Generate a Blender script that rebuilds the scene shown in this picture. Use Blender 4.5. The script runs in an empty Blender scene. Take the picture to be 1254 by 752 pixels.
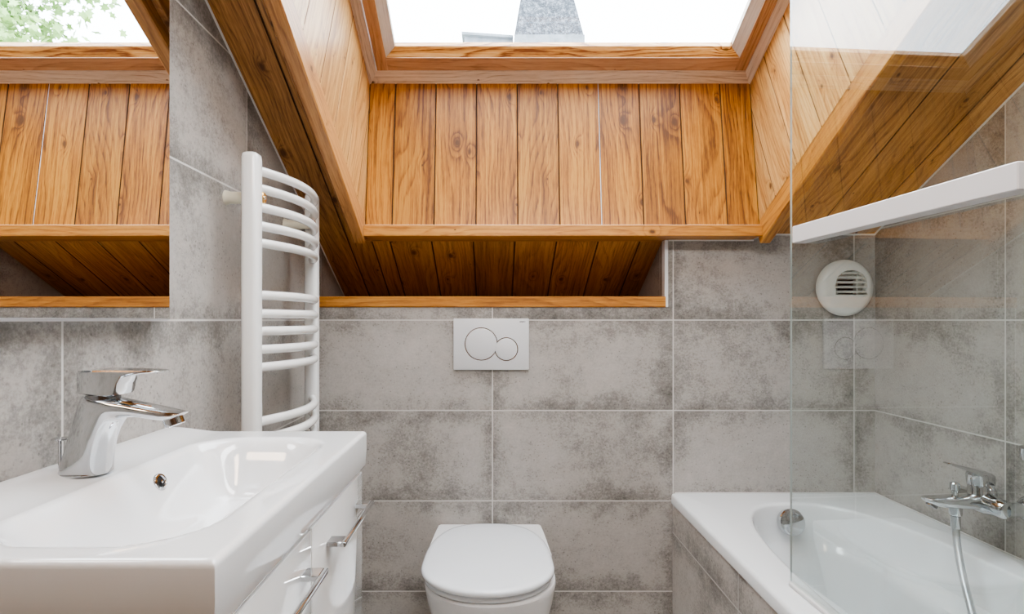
import bpy, bmesh, math, random
from mathutils import Vector, Matrix
random.seed(7)
C = bpy.context.scene.collection
PI = math.pi
# ---------------------------------------------------------------- room numbers (metres)
H = 1.10                      # eye height
XL, XR = -0.597, 1.2615       # left and right wall
YB = 1.9377                   # back wall plane (wall behind the toilet)
YN = 2.42                     # end of the eaves niche
YR = -1.0                     # rear wall, behind the camera
A = 1.276                     # roof underside: z = H + A - T*y
T = 0.5105
TH = math.atan(T); CT, ST = math.cos(TH), math.sin(TH)
def zc(y): return H + A - T * y
# roof-local frame: x, s (down the slope), n (out through the roof)
O0 = Vector((0, 0, H + A)); SV = Vector((0, CT, -ST)); NV = Vector((0, ST, CT)); XV = Vector((1, 0, 0))
# shift so that n=0 is exactly the plane z=H+A-T*y
def rp(x, s, n): return Vector((x, 0, H + A)) + SV * s + NV * n
def s_of_y(y, n=0.0): return (y - n * ST) / CT
SX0, SX1 = -0.416, 0.848      # skylight shaft sides

# ---------------------------------------------------------------- node helpers
class G:
    def __init__(s, mat):
        s.nt = mat.node_tree; s.n = s.nt.nodes; s.l = s.nt.links
    def add(s, t, **kw):
        nd = s.n.new(t)
        for k, v in kw.items(): setattr(nd, k, v)
        return nd
    def put(s, sock, v):
        if isinstance(v, bpy.types.NodeSocket): s.l.new(v, sock)
        else: sock.default_value = v
    def m(s, op, a, b=0.0, c=0.0, clamp=False):
        nd = s.add('ShaderNodeMath', operation=op, use_clamp=clamp)
        for i, v in enumerate((a, b, c)): s.put(nd.inputs[i], v)
        return nd.outputs[0]
    def comb(s, x, y, z):
        nd = s.add('ShaderNodeCombineXYZ')
        for i, v in enumerate((x, y, z)): s.put(nd.inputs[i], v)
        return nd.outputs[0]
    def sep(s, v):
        nd = s.add('ShaderNodeSeparateXYZ'); s.l.new(v, nd.inputs[0]); return nd.outputs
    def noise(s, vec, scale, detail=4, rough=.55, dist=0.0):
        nd = s.add('ShaderNodeTexNoise'); s.l.new(vec, nd.inputs['Vector'])
        nd.inputs['Scale'].default_value = scale; nd.inputs['Detail'].default_value = detail
        nd.inputs['Roughness'].default_value = rough; nd.inputs['Distortion'].default_value = dist
        return nd.outputs[0]
    def ramp(s, f, stops):
        nd = s.add('ShaderNodeValToRGB'); s.l.new(f, nd.inputs[0])
        e = nd.color_ramp.elements
        while len(e) < len(stops): e.new(.5)
        for i, (p, c) in enumerate(stops):
            e[i].position = p; e[i].color = (c[0], c[1], c[2], 1)
        return nd.outputs[0]
    def mix(s, f, a, b, mode='MIX'):
        nd = s.add('ShaderNodeMix', data_type='RGBA', blend_type=mode)
        s.put(nd.inputs[0], f); s.put(nd.inputs[6], a); s.put(nd.inputs[7], b)
        return nd.outputs[2]
    def smooth(s, v, lo, hi, o0=0.0, o1=1.0):
        nd = s.add('ShaderNodeMapRange', interpolation_type='SMOOTHSTEP')
        s.put(nd.inputs[0], v); nd.inputs[1].default_value = lo; nd.inputs[2].default_value = hi
        nd.inputs[3].default_value = o0; nd.inputs[4].default_value = o1
        return nd.outputs[0]
    def bump(s, h, strength, dist):
        nd = s.add('ShaderNodeBump'); s.l.new(h, nd.inputs['Height'])
        nd.inputs['Strength'].default_value = strength; nd.inputs['Distance'].default_value = dist
        return nd.outputs[0]

def newmat(name):
    m = bpy.data.materials.new(name); m.use_nodes = True
    return m, G(m), m.node_tree.nodes['Principled BSDF']

def plain(name, col, rough=.4, metal=0.0, coat=0.0, spec=.5, var=0.0):
    m, g, b = newmat(name)
    b.inputs['Roughness'].default_value = rough; b.inputs['Metallic'].default_value = metal
    b.inputs['Coat Weight'].default_value = coat; b.inputs['Coat Roughness'].default_value = .03
    b.inputs['Specular IOR Level'].default_value = spec
    tc = g.add('ShaderNodeTexCoord')
    f = g.noise(tc.outputs['Object'], 9, 3)
    lo = tuple(c * (1 - var) for c in col)
    c = g.ramp(f, [(.3, lo), (.7, col)])
    g.l.new(c, b.inputs['Base Color'])
    return m

def wood_mat(name, light, mid, dark, knot=(.10, .035, .008), rough=.42, ring=1.0, tintvar=.18, coat=.15, contrast=1.35):
    m, g, b = newmat(name)
    at = g.add('ShaderNodeAttribute', attribute_name='wood')
    u, v, sd = g.sep(at.outputs['Vector'])
    # knots
    kv = g.comb(g.m('MULTIPLY_ADD', u, 4.2, g.m('MULTIPLY', sd, 17.13)), g.m('MULTIPLY_ADD', v, 7.2, g.m('MULTIPLY', sd, 3.71)), 0.0)
    vo = g.add('ShaderNodeTexVoronoi', voronoi_dimensions='2D'); g.l.new(kv, vo.inputs['Vector'])
    vo.inputs['Scale'].default_value = 1.0; vo.inputs['Randomness'].default_value = 1.0
    d = vo.outputs['Distance']; kr = g.sep(vo.outputs['Color'])[0]
    kn = g.noise(kv, 14, 2); d2 = g.m('ADD', d, g.m('MULTIPLY', g.m('SUBTRACT', kn, .5), .05))
    rad = g.m('MULTIPLY_ADD', g.m('MULTIPLY', kr, kr), .075, .018)
    km = g.m('SUBTRACT', 1.0, g.m('DIVIDE', d2, rad), clamp=True)
    km = g.m('MULTIPLY', km, 1.7, clamp=True)
    halo = g.m('POWER', 2.718, g.m('MULTIPLY', g.m('MULTIPLY', d, d), -60.0))
    halo = g.m('MULTIPLY', halo, g.m('MULTIPLY_ADD', kr, .9, .1))
    # ring field
    pv = g.comb(g.m('MULTIPLY', u, 1.3), g.m('MULTIPLY', v, 5.0), g.m('MULTIPLY', sd, 9.7))
    n1 = g.noise(pv, 1.0, 2, .5)
    fv0 = g.comb(g.m('MULTIPLY', u, 11.0), g.m('MULTIPLY', v, 90.0), g.m('MULTIPLY', sd, 4.1))
    jag = g.noise(fv0, 1.0, 3, .65)
    F = g.m('ADD', g.m('MULTIPLY', v, 50.0), g.m('ADD', g.m('MULTIPLY', n1, 13.0), g.m('MULTIPLY', halo, 2.6)))
    F = g.m('ADD', F, g.m('MULTIPLY', g.m('SUBTRACT', jag, .5), .55))
    saw = g.m('FRACT', F)
    rg = g.m('POWER', saw, 3.0)
    rg = g.m('MULTIPLY', rg, g.smooth(saw, .84, 1.0, 1.0, 0.0))
    rg = g.m('MULTIPLY', rg, g.smooth(jag, .30, .62, .35, 1.5))
    fv = g.comb(g.m('MULTIPLY', u, 5.0), g.m('MULTIPLY', v, 230.0), g.m('MULTIPLY', sd, 5.3))
    fib = g.noise(fv, 1.0, 4, .65)
    tv = g.comb(g.m('MULTIPLY', u, 1.1), g.m('MULTIPLY', v, 11.0), g.m('MULTIPLY', sd, 2.9))
    blot = g.noise(tv, 1.0, 4, .6)
    sv = g.comb(g.m('MULTIPLY', u, 2.3), g.m('MULTIPLY', v, 75.0), g.m('MULTIPLY', sd, 6.7))
    stk = g.noise(sv, 1.0, 4, .7)
    speck = g.noise(g.comb(g.m('MULTIPLY', u, 38.0), g.m('MULTIPLY', v, 330.0), sd), 1.0, 2, .6)
    val = g.m('ADD', g.m('MULTIPLY', rg, .40 * ring), g.m('ADD', g.m('MULTIPLY', g.m('SUBTRACT', fib, .5), .95), g.m('MULTIPLY', g.m('SUBTRACT', blot, .5), 1.2)))
    val = g.m('ADD', val, g.m('ADD', g.m('MULTIPLY', g.m('SUBTRACT', stk, .5), 1.25), g.m('MULTIPLY', g.m('SUBTRACT', speck, .5), .45)))
    val = g.m('ADD', val, g.m('MULTIPLY', halo, .22))
    val = g.m('MULTIPLY', val, contrast)
    col = g.ramp(g.m('ADD', val, .30), [(0.0, light), (.42, mid), (1.0, dark)])
    wn = g.add('ShaderNodeTexWhiteNoise', noise_dimensions='1D'); g.l.new(sd, wn.inputs['W'])
    tint = g.m('MULTIPLY_ADD', wn.outputs['Value'], tintvar * 2, 1 - tintvar)
    tc = g.comb(tint, tint, tint)
    col = g.mix(1.0, col, tc, 'MULTIPLY')
    col = g.mix(g.m('MULTIPLY', km, .92), col, (*knot, 1))
    g.l.new(col, b.inputs['Base Color'])
    b.inputs['Roughness'].default_value = rough
    b.inputs['Coat Weight'].default_value = coat; b.inputs['Coat Roughness'].default_value = .25
    g.l.new(g.bump(g.m('ADD', g.m('MULTIPLY', rg, -.5), g.m('MULTIPLY', fib, .5)), .22, .0015), b.inputs['Normal'])
    return m

def tile_mat(name, axis, a0, b0=0.2, tw=.6, th=.3, g_w=.0021, dark=1.0, groutc=(.60, .585, .56)):
    m, g, b = newmat(name)
    tc = g.add('ShaderNodeTexCoord')
    x, y, z = g.sep(tc.outputs['Object'])
    a = {'X': x, 'Y': y, 'F': x}[axis]; bb = z
    if axis == 'F': a, bb = x, y
    qa = g.m('DIVIDE', g.m('SUBTRACT', a, a0), tw); qb = g.m('DIVIDE', g.m('SUBTRACT', bb, b0), th)
    ia, ib = g.m('FLOOR', qa), g.m('FLOOR', qb)
    fa, fb = g.m('FRACT', qa), g.m('FRACT', qb)
    ea = g.m('MULTIPLY', g.m('MINIMUM', fa, g.m('SUBTRACT', 1.0, fa)), tw)
    eb = g.m('MULTIPLY', g.m('MINIMUM', fb, g.m('SUBTRACT', 1.0, fb)), th)
    e = g.m('MINIMUM', ea, eb)
    wn = g.add('ShaderNodeTexWhiteNoise', noise_dimensions='2D'); g.l.new(g.comb(ia, ib, 0.0), wn.inputs['Vector'])
    w = wn.outputs['Value']
    pv = g.comb(a, bb, g.m('MULTIPLY', w, 31.0))
    c1 = g.noise(pv, 3.2, 6, .58, .35)
    c2 = g.noise(pv, 11.0, 5, .62)
    c3 = g.noise(g.comb(g.m('MULTIPLY', a, 1.0), g.m('MULTIPLY', bb, 1.0), g.m('MULTIPLY', w, 11.0)), 150, 3, .75)
    edge = g.smooth(g.m('ADD', e, g.m('MULTIPLY', g.m('SUBTRACT', c2, .5), .10)), .0, .075, .17, 0.0)
    val = g.m('ADD', g.m('MULTIPLY', c1, .95), g.m('MULTIPLY', c2, .28))
    val = g.m('SUBTRACT', val, edge)
    c4 = g.noise(pv, 38, 5, .7)
    val = g.m('ADD', val, g.m('MULTIPLY', g.m('SUBTRACT', c3, .5), .62))
    val = g.m('ADD', val, g.m('MULTIPLY', g.m('SUBTRACT', c4, .5), .42))
    val = g.m('ADD', val, g.m('MULTIPLY', g.m('SUBTRACT', w, .5), .10))
    k = dark
    col = g.ramp(val, [(.14, (.115 * k, .108 * k, .100 * k)), (.40, (.265 * k, .250 * k, .233 * k)), (.58, (.405 * k, .382 * k, .357 * k)), (.9, (.49 * k, .465 * k, .44 * k))])
    # small pits
    vo = g.add('ShaderNodeTexVoronoi'); g.l.new(pv, vo.inputs['Vector']); vo.inputs['Scale'].default_value = 75
    pit = g.m('MULTIPLY', g.m('LESS_THAN', vo.outputs['Distance'], .16), g.smooth(c2, .46, .62, 1.0, 0.0))
    col = g.mix(g.m('MULTIPLY', pit, .45), col, (.09, .085, .08, 1))
    gm = g.smooth(e, g_w * .75, g_w * 1.15, 1.0, 0.0)
    col = g.mix(gm, col, (*groutc, 1))
    g.l.new(col, b.inputs['Base Color'])
    b.inputs['Roughness'].default_value = .5
    b.inputs['Specular IOR Level'].default_value = .35
    h = g.m('ADD', g.m('MULTIPLY', c3, .35), g.m('MULTIPLY', gm, -.8))
    g.l.new(g.bump(h, .22, .002), b.inputs['Normal'])
    return m

def glass_mat(name, tint=(.96, .985, .98), mult=1.0, ior=1.5):
    m = bpy.data.materials.new(name); m.use_nodes = True
    g = G(m); g.n.clear()
    out = g.add('ShaderNodeOutputMaterial')
    tr = g.add('ShaderNodeBsdfTransparent')
    gl = g.add('ShaderNodeBsdfGlossy'); gl.inputs['Roughness'].default_value = 0.0
    tc = g.add('ShaderNodeTexCoord'); f = g.noise(tc.outputs['Object'], 3, 2)
    g.l.new(g.ramp(f, [(0, tint), (1, tuple(min(1, c * 1.01) for c in tint))]), tr.inputs['Color'])
    fr = g.add('ShaderNodeFresnel'); fr.inputs['IOR'].default_value = ior
    geo = g.add('ShaderNodeNewGeometry')
    front = g.m('SUBTRACT', 1.0, geo.outputs['Backfacing'])
    F = fr.outputs[0]
    F2 = g.m('DIVIDE', g.m('MULTIPLY', F, 2.0), g.m('ADD', F, 1.0))
    k = g.m('MULTIPLY', g.m('MULTIPLY', F2, mult), front, clamp=True)
    mx = g.add('ShaderNodeMixShader'); g.l.new(k, mx.inputs[0]); g.l.new(tr.outputs[0], mx.inputs[1]); g.l.new(gl.outputs[0], mx.inputs[2])
    g.l.new(mx.outputs[0], out.inputs['Surface'])
    return m

M = {}
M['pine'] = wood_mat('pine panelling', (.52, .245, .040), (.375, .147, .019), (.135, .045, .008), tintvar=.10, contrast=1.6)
M['pine_lit'] = wood_mat('lit pine panelling', (.72, .44, .175), (.58, .305, .10), (.32, .13, .035))  # same pine with the skylight on the shaft sides put into its colour
M['pine_shade'] = wood_mat('shaded pine ceiling boards', (.58, .30, .10), (.44, .205, .060), (.21, .082, .022))  # same pine with the dim underside's shade put into its colour
M['pine_trim'] = wood_mat('pine trim', (.60, .29, .065), (.48, .20, .038), (.27, .10, .02), tintvar=.06, coat=.25)
M['pine_beam'] = wood_mat('pine beam', (.58, .29, .10), (.47, .215, .065), (.28, .11, .03), tintvar=.05, coat=.2)
M['sash_wood'] = wood_mat('window wood', (.58, .35, .20), (.48, .265, .14), (.29, .14, .065), tintvar=.04, coat=.2)
M['frame_wood'] = wood_mat('grey brown window wood', (.80, .66, .54), (.72, .57, .45), (.44, .31, .22), tintvar=.04, coat=.1)
M['bead_wood'] = wood_mat('varnished window wood', (.75, .46, .20), (.62, .30, .085), (.22, .07, .02), ring=1.7, tintvar=.02, coat=.8, rough=.2)
M['bead_pale'] = wood_mat('pale window bead', (.62, .54, .47), (.55, .46, .39), (.40, .31, .25), tintvar=.02, ring=.4)
M['door_wood'] = wood_mat('door wood', (.42, .30, .21), (.34, .235, .16), (.22, .14, .09), tintvar=.05)
M['tile_back'] = tile_mat('grey tile back', 'X', -.008)
M['tile_left'] = tile_mat('grey tile left', 'Y', .206)
M['tile_right'] = tile_mat('grey tile right', 'Y', .243)
M['tile_tub'] = tile_mat('grey tile tub', 'Y', .214, b0=.097, dark=1.3)
M['tile_floor'] = tile_mat('grey floor tile', 'F', -.008, b0=.2, tw=.6, th=.6)
M['plaster'] = plain('white plaster', (.78, .77, .75), .7, var=.03)
M['warm'] = plain('warm beige plaster', (.50, .34, .24), .7, var=.05)
M['ceramic'] = plain('white ceramic', (.87, .88, .895), .06, coat=.6, var=.004)
M['seat_white'] = plain('white seat plastic', (.85, .885, .93), .14, coat=.35, var=.004)
M['acrylic'] = plain('white acrylic', (.84, .86, .875), .09, coat=.5, var=.004)
M['gloss_white'] = plain('white gloss lacquer', (.86, .86, .86), .04, coat=1.0, var=.004)
M['enamel'] = plain('white enamel', (.84, .84, .83), .25, coat=.4, var=.005)
M['cream'] = plain('cream plastic', (.74, .71, .58), .4, var=.02)
M['brass'] = plain('brass', (.80, .50, .16), .25, metal=.9, var=.1)
M['chrome'] = plain('chrome', (.62, .635, .65), .06, metal=1.0, var=.02)
M['chrome_dark'] = plain('dark chrome', (.30, .30, .31), .15, metal=1.0, var=.05)
M['steel_hose'] = plain('grey hose', (.50, .53, .55), .3, metal=.55, var=.08)
M['plate'] = plain('light grey plate', (.66, .67, .69), .3, var=.004)
M['vent'] = plain('white vent plastic', (.80, .80, .77), .4, var=.01)
M['dark'] = plain('painted void shade', (.015, .015, .015), .8, var=.1)  # near-black colour standing in for the shade inside openings
M['rail'] = plain('white rail', (.66, .645, .65), .35, var=.004)
M['caulk'] = plain('white sealant', (.74, .73, .72), .5, var=.05)
M['mark'] = plain('dark print', (.05, .05, .06), .5, var=.02)
M['gap'] = plain('dull grey', (.22, .20, .18), .6, var=.05)  # even grey for hidden backing, roof deck and rim mark
M['mirror'] = plain('mirror silver', (.90, .91, .91), .0, metal=1.0, var=.002)
M['alu'] = plain('brushed aluminium', (.72, .74, .76), .3, metal=.8, var=.03)
M['corner'] = plain('pale corner profile', (.74, .76, .79), .35, var=.02)
M['glass'] = glass_mat('clear screen glass', (.93, .965, .96), 1.3)
M['pane'] = glass_mat('window pane glass', (.97, .98, .98), 1.0)
M['leaf'] = plain('leaf green', (.36, .56, .20), .5, var=.35)
M['bark'] = plain('bark', (.30, .22, .20), .8, var=.3)
M['soil'] = plain('lawn', (.15, .22, .08), .9, var=.4)

def granular():
    m, g, b = newmat('grey granular shingle')
    tc = g.add('ShaderNodeTexCoord')
    f = g.noise(tc.outputs['Object'], 22, 6, 1.0)
    g.l.new(g.ramp(f, [(.38, (.015, .018, .024)), (.5, (.05, .058, .07)), (.62, (.24, .255, .28))]), b.inputs['Base Color'])
    b.inputs['Roughness'].default_value = .9
    return m
M['groove'] = plain('dark board joint', (.085, .036, .012), .8, var=.2)
M['groove_lit'] = plain('board joint', (.20, .095, .035), .8, var=.2)  # joint colour lightened to match the side panels' painted light
M['edge'] = plain('pale glass edge', (.38, .43, .42), .3, var=.02)
M['shingle'] = granular()
M['render'] = plain('pale render', (.20, .22, .24), .9, var=.35)

# ---------------------------------------------------------------- mesh helpers
def obj(name, bm, mat, parent=None, smooth=None, auto=35):
    me = bpy.data.meshes.new(name)
    bmesh.ops.recalc_face_normals(bm, faces=bm.faces)
    bm.to_mesh(me); bm.free()
    if mat is not None:
        for mm in (mat if isinstance(mat, (list, tuple)) else [mat]): me.materials.append(mm)
    o = bpy.data.objects.new(name, me); C.objects.link(o)
    if parent is not None: o.parent = parent
    if smooth:
        for p in me.polygons: p.use_smooth = True
        me.set_sharp_from_angle(angle=math.radians(auto))
    return o

def tag(o, label, cat, group=None, kind=None):
    o['label'] = label; o['category'] = cat
    if group: o['group'] = group
    if kind: o['kind'] = kind
    return o
def struct(o):
    o['kind'] = 'structure'; return o
def thing(name, label, cat, group=None):
    o = bpy.data.objects.new(name, None); C.objects.link(o)
    o.empty_display_size = .05
    return tag(o, label, cat, group)
def sempty(name):
    o = bpy.data.objects.new(name, None); C.objects.link(o); o.empty_display_size = .05
    return struct(o)

def newbm():
    bm = bmesh.new(); bm.loops.layers.float_vector.new('wood'); return bm

def extr(bm, o, U, V, N, L, prof, seed, cap=True, groove=None):
    """extrude profile [(v,n)..] from o along U by L; writes wood coordinates"""
    lay = bm.loops.layers.float_vector['wood']
    o = Vector(o)
    a = [bm.verts.new(o + V * p[0] + N * p[1]) for p in prof]
    b = [bm.verts.new(o + U * L + V * p[0] + N * p[1]) for p in prof]
    n = len(prof); fs = []
    for i in range(n):
        j = (i + 1) % n
        fs.append(bm.faces.new((a[i], a[j], b[j], b[i])))
        if groove and i in groove: fs[-1].material_index = 1
    if cap: fs += [bm.faces.new(a[::-1]), bm.faces.new(b)]
    off = random.random() * 3
    for f in fs:
        for lp in f.loops:
            d = lp.vert.co - o
            lp[lay] = (d.dot(U) + off, d.dot(V) + d.dot(N) * .8, seed)
    return fs

def rect(v0, v1, n0, n1, c=0.0):
    """rectangle profile with both n0 edges chamfered by c"""
    if c <= 0: return [(v0, n0), (v1, n0), (v1, n1), (v0, n1)]
    return [(v0 + c, n0), (v1 - c, n0), (v1, n0 + c), (v1, n1), (v0, n1), (v0, n0 + c)]

def seed(): return float(random.randint(1, 400))

def box(bm, x0, x1, y0, y1, z0, z1):
    vs = [bm.verts.new((x, y, z)) for x in (x0, x1) for y in (y0, y1) for z in (z0, z1)]
    for f in ((0, 1, 3, 2), (4, 6, 7, 5), (0, 4, 5, 1), (2, 3, 7, 6), (0, 2, 6, 4), (1, 5, 7, 3)):
        bm.faces.new([vs[i] for i in f])
    return vs
def bbox(bm, x0, x1, y0, y1, z0, z1, r=.003, seg=2):
    b2 = bmesh.new(); box(b2, x0, x1, y0, y1, z0, z1)
    bmesh.ops.recalc_face_normals(b2, faces=b2.faces)
    bmesh.ops.bevel(b2, geom=list(b2.edges), offset=r, segments=seg, affect='EDGES', profile=.5)
    merge(bm, b2)
def merge(bm, b2):
    mp = {}
    for v in b2.verts: mp[v] = bm.verts.new(v.co)
    for f in b2.faces:
        try: bm.faces.new([mp[v] for v in f.verts])
        except ValueError: pass
    b2.free()

def prism(bm, pts, axis, lo, hi):
    """polygon pts (2D) extruded along axis 'X' (pts=y,z) / 'Y' (pts=x,z) / 'Z' (pts=x,y)"""
    def P(p, t):
        return {'X': (t, p[0], p[1]), 'Y': (p[0], t, p[1]), 'Z': (p[0], p[1], t)}[axis]
    a = [bm.verts.new(P(p, lo)) for p in pts]; b = [bm.verts.new(P(p, hi)) for p in pts]
    n = len(pts)
    for i in range(n): bm.faces.new((a[i], a[(i + 1) % n], b[(i + 1) % n], b[i]))
    bm.faces.new(a[::-1]); bm.faces.new(b)

def loft(bm, rings, cap0=True, cap1=True, closed=True):
    vr = [[bm.verts.new(p) for p in r] for r in rings]
    n = len(vr[0])
    for i in range(len(vr) - 1):
        for j in range(n if closed else n - 1):
            k = (j + 1) % n
            bm.faces.new((vr[i][j], vr[i][k], vr[i + 1][k], vr[i + 1][j]))
    if cap0: bm.faces.new(vr[0][::-1])
    if cap1: bm.faces.new(vr[-1])
    return vr

def frame_of(t):
    t = t.normalized()
    up = Vector((0, 0, 1)) if abs(t.z) < .9 else Vector((0, 1, 0))
    a = t.cross(up).normalized(); b = t.cross(a).normalized()
    return a, b
def tube(bm, pts, r, seg=14, radii=None):
    pts = [Vector(p) for p in pts]; rings = []
    a = None
    for i, p in enumerate(pts):
        t = (pts[min(i + 1, len(pts) - 1)] - pts[max(i - 1, 0)]).normalized()
        if a is None: a, _ = frame_of(t)
        a = (a - t * a.dot(t)).normalized(); b = t.cross(a)
        rr = radii[i] if radii else r
        rings.append([p + (a * math.cos(2 * PI * k / seg) + b * math.sin(2 * PI * k / seg)) * rr for k in range(seg)])
    loft(bm, rings)
def lathe(bm, o, axis, prof, seg=32, cap0=True, cap1=True):
    """prof [(r, t)..] about axis from o"""
    o = Vector(o); ax = Vector(axis).normalized(); a, b = frame_of(ax)
    rings = [[o + ax * t + (a * math.cos(2 * PI * k / seg) + b * math.sin(2 * PI * k / seg)) * max(r, 1e-5) for k in range(seg)] for r, t in prof]
    loft(bm, rings, cap0, cap1)
def bez(pts, n=8):
    """Catmull-Rom through points"""
    P = [Vector(p) for p in pts]; P = [P[0] * 2 - P[1]] + P + [P[-1] * 2 - P[-2]]
    out = []
    for i in range(1, len(P) - 2):
        for k in range(n):
            t = k / n
            out.append(.5 * ((2 * P[i]) + (P[i + 1] - P[i - 1]) * t + (2 * P[i - 1] - 5 * P[i] + 4 * P[i + 1] - P[i + 2]) * t * t + (3 * P[i] - P[i - 1] - 3 * P[i + 1] + P[i + 2]) * t ** 3))
    out.append(P[-2]); return out
def sgnpow(v, e): return math.copysign(abs(v) ** e, v)
def smooth01(x):
    x = max(0.0, min(1.0, x)); return x * x * (3 - 2 * x)

def boolean(name, bmA, bmB, mat, parent=None, op='DIFFERENCE'):
    def tmp(b):
        bmesh.ops.recalc_face_normals(b, faces=b.faces)
        me = bpy.data.meshes.new('tmp'); b.to_mesh(me); b.free()
        o = bpy.data.objects.new('tmp', me); C.objects.link(o); return o
    a, b = tmp(bmA), tmp(bmB)
    md = a.modifiers.new('b', 'BOOLEAN'); md.operation = op; md.object = b; md.solver = 'EXACT'
    dg = bpy.context.evaluated_depsgraph_get()
    me = bpy.data.meshes.new_from_object(a.evaluated_get(dg)); me.name = name
    for o in (a, b):
        d = o.data; bpy.data.objects.remove(o); bpy.data.meshes.remove(d)
    me.materials.clear(); me.materials.append(mat)
    o = bpy.data.objects.new(name, me); C.objects.link(o)
    if parent is not None: o.parent = parent
    for p in me.polygons: p.use_smooth = True
    me.set_sharp_from_angle(angle=math.radians(35))
    return o

# ================================================================= SETTING
bm = bmesh.new(); box(bm, XL - .1, XR + .1, YR - .1, YB + .1, -.1, 0); struct(obj('floor', bm, M['tile_floor']))
def under(y): return zc(y) + .012
bm = bmesh.new(); prism(bm, [(YR, 0), (YN, 0), (YN, under(YN)), (YR, under(YR))], 'X', XL - .1, XL); struct(obj('wall_left', bm, M['tile_left']))
bm = bmesh.new(); prism(bm, [(YR, 0), (YN, 0), (YN, under(YN)), (YR, under(YR))], 'X', XR, XR + .1); struct(obj('wall_right', bm, M['tile_right']))
# back wall: half-height installation wall on the left, full height behind the tub
NX = 0.566
bm = bmesh.new()
box(bm, XL, NX, YB, YN, 0, 1.142)
prism(bm, [(YB, 0), (YN, 0), (YN, under(YN)), (YB, under(YB))], 'X', NX, XR)
struct(obj('wall_back', bm, M['tile_back']))
bm = bmesh.new(); box(bm, XL - .1, XR + .1, YN, YN + .1, 0, zc(YN) + .1); struct(obj('wall_eaves', bm, M['plaster']))
# rear wall with a wooden door, behind the camera
bm = bmesh.new()
box(bm, XL - .1, -.45, YR - .1, YR, 0, 2.95); box(bm, .45, XR + .1, YR - .1, YR, 0, 2.95); box(bm, -.45, .45, YR - .1, YR, 2.05, 2.95)
struct(obj('wall_rear', bm, M['warm']))
bm = newbm()
for k in range(6):
    extr(bm, (-.45 + .15 * k, YR - .03, 0.005), Vector((0, 0, 1)), XV, Vector((0, -1, 0)), 2.04, rect(0, .149, 0, .04, .003), seed())
door = struct(obj('door_1', bm, M['door_wood']))
bm = bmesh.new(); tube(bm, [(-.36, YR - .03, 1.03), (-.36, YR + .02, 1.03), (-.24, YR + .02, 1.03)], .009); obj('door_handle', bm, M['chrome'], door, True)

# ceiling boards (run down the slope) round the skylight opening
S_TOP = s_of_y(YR - .1); S_BOT = s_of_y(YN)
s_open0 = s_of_y(.74); s_open1 = s_of_y(1.90)
bm = newbm()
joints = [XL] + [j for j in [.914 - .141 * k for k in range(20, -4, -1)] if XL + .02 < j < XR - .02] + [XR]
for a, b in zip(joints[:-1], joints[1:]):
    cuts = [a] + [c for c in (SX0, SX1) if a + .004 < c < b - .004] + [b]
    for p, q in zip(cuts[:-1], cuts[1:]):
        inside = p >= SX0 - .001 and q <= SX1 + .001
        runs = [(S_TOP, s_open0), (s_open1, S_BOT)] if inside else [(S_TOP, S_BOT)]
        sd = seed()
        for s0, s1 in runs:
            extr(bm, rp(p + .0001, s0, 0), SV, XV, NV, s1 - s0, rect(0, q - p - .0002, 0, .018, .0024), sd, True, (1, 5))
ceil = struct(obj('ceiling', bm, [M['pine_shade'], M['groove']]))
bm = newbm()
def slab(x0, x1, s0, s1, n0, n1):
    extr(bm, rp(x0, s0, n0), SV, XV, NV, s1 - s0, rect(0, x1 - x0, 0, n1 - n0), 1)
o_out = .03
slab(XL - .1, SX0 - .02, S_TOP, S_BOT, .019, .40)
slab(SX1 + .02, XR + .1, S_TOP, S_BOT, .019, .40)
slab(SX0 - .02, SX1 + .02, S_TOP, s_open0 - .03, .019, .40)
slab(SX0 - .02, SX1 + .02, s_open1 + .08, S_BOT, .019, .12)
slab(SX0 - .02, SX1 + .02, s_of_y(2.02, .3), S_BOT, .12, .40)
obj('roof_deck', bm, M['gap'], ceil)

# skylight shaft --------------------------------------------------------
NW = .443                                           # frame plane above the ceiling
PB, PT = Vector((0, 1.868, 1.385)), Vector((0, 1.940, 1.884))   # lower panel bottom / top line
PU = (PT - PB).normalized(); PN = PU.cross(XV).normalized()
if PN.y < 0: PN = -PN
s_lo = (PT - rp(0, 0, 0)).dot(SV)                   # s of the panel's top edge
s_hi = s_lo - 1.27                                  # upper end of the window
# lower panel: upright boards
bm = newbm()
xs = [SX0] + [-.3295 + .1345 * k for k in range(9)] + [SX1]
for a, b in zip(xs[:-1], xs[1:]):
    extr(bm, PB + XV * (a + .0002), PU, XV, PN, (PT - PB).length + .02, rect(0, b - a - .0004, 0, .018, .0021), seed(), True, (1, 5))
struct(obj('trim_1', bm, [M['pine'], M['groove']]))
jx = xs[6]
bm = newbm(); extr(bm, PB + XV * (jx - .0014) + PN * .0012, PU, XV, PN, (PT - PB).length + .01, rect(0, .0028, 0, .004), 1)
obj('sealant_joint', bm, M['caulk'], bpy.data.objects['trim_1'])
# side panels: boards square to the roof
def side_panel(name, x, sgn):
    bm = newbm()
    s = s_hi - .1
    while s < s_lo + .45:
        extr(bm, rp(x, s + .0001, -.002), NV, SV, XV * sgn, NW + .07, rect(0, .1398, 0, .018, .0019), seed(), True, (1, 5))
        s += .140
    geom = list(bm.verts) + list(bm.edges) + list(bm.faces)
    bmesh.ops.bisect_plane(bm, geom=geom, plane_co=PB + PN * .001, plane_no=PN, clear_outer=True)
    return struct(obj(name, bm, [M['pine_lit'], M['groove_lit']]))
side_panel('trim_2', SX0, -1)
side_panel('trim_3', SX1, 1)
# upper panel
bm = newbm()
for a, b in zip(xs[:-1], xs[1:]):
    extr(bm, rp(a + .001, s_open0 - .001, 0), NV, XV, -SV, NW + .03, rect(0, b - a - .002, 0, .018, .005), seed())
struct(obj('trim_4', bm, M['pine']))
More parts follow.
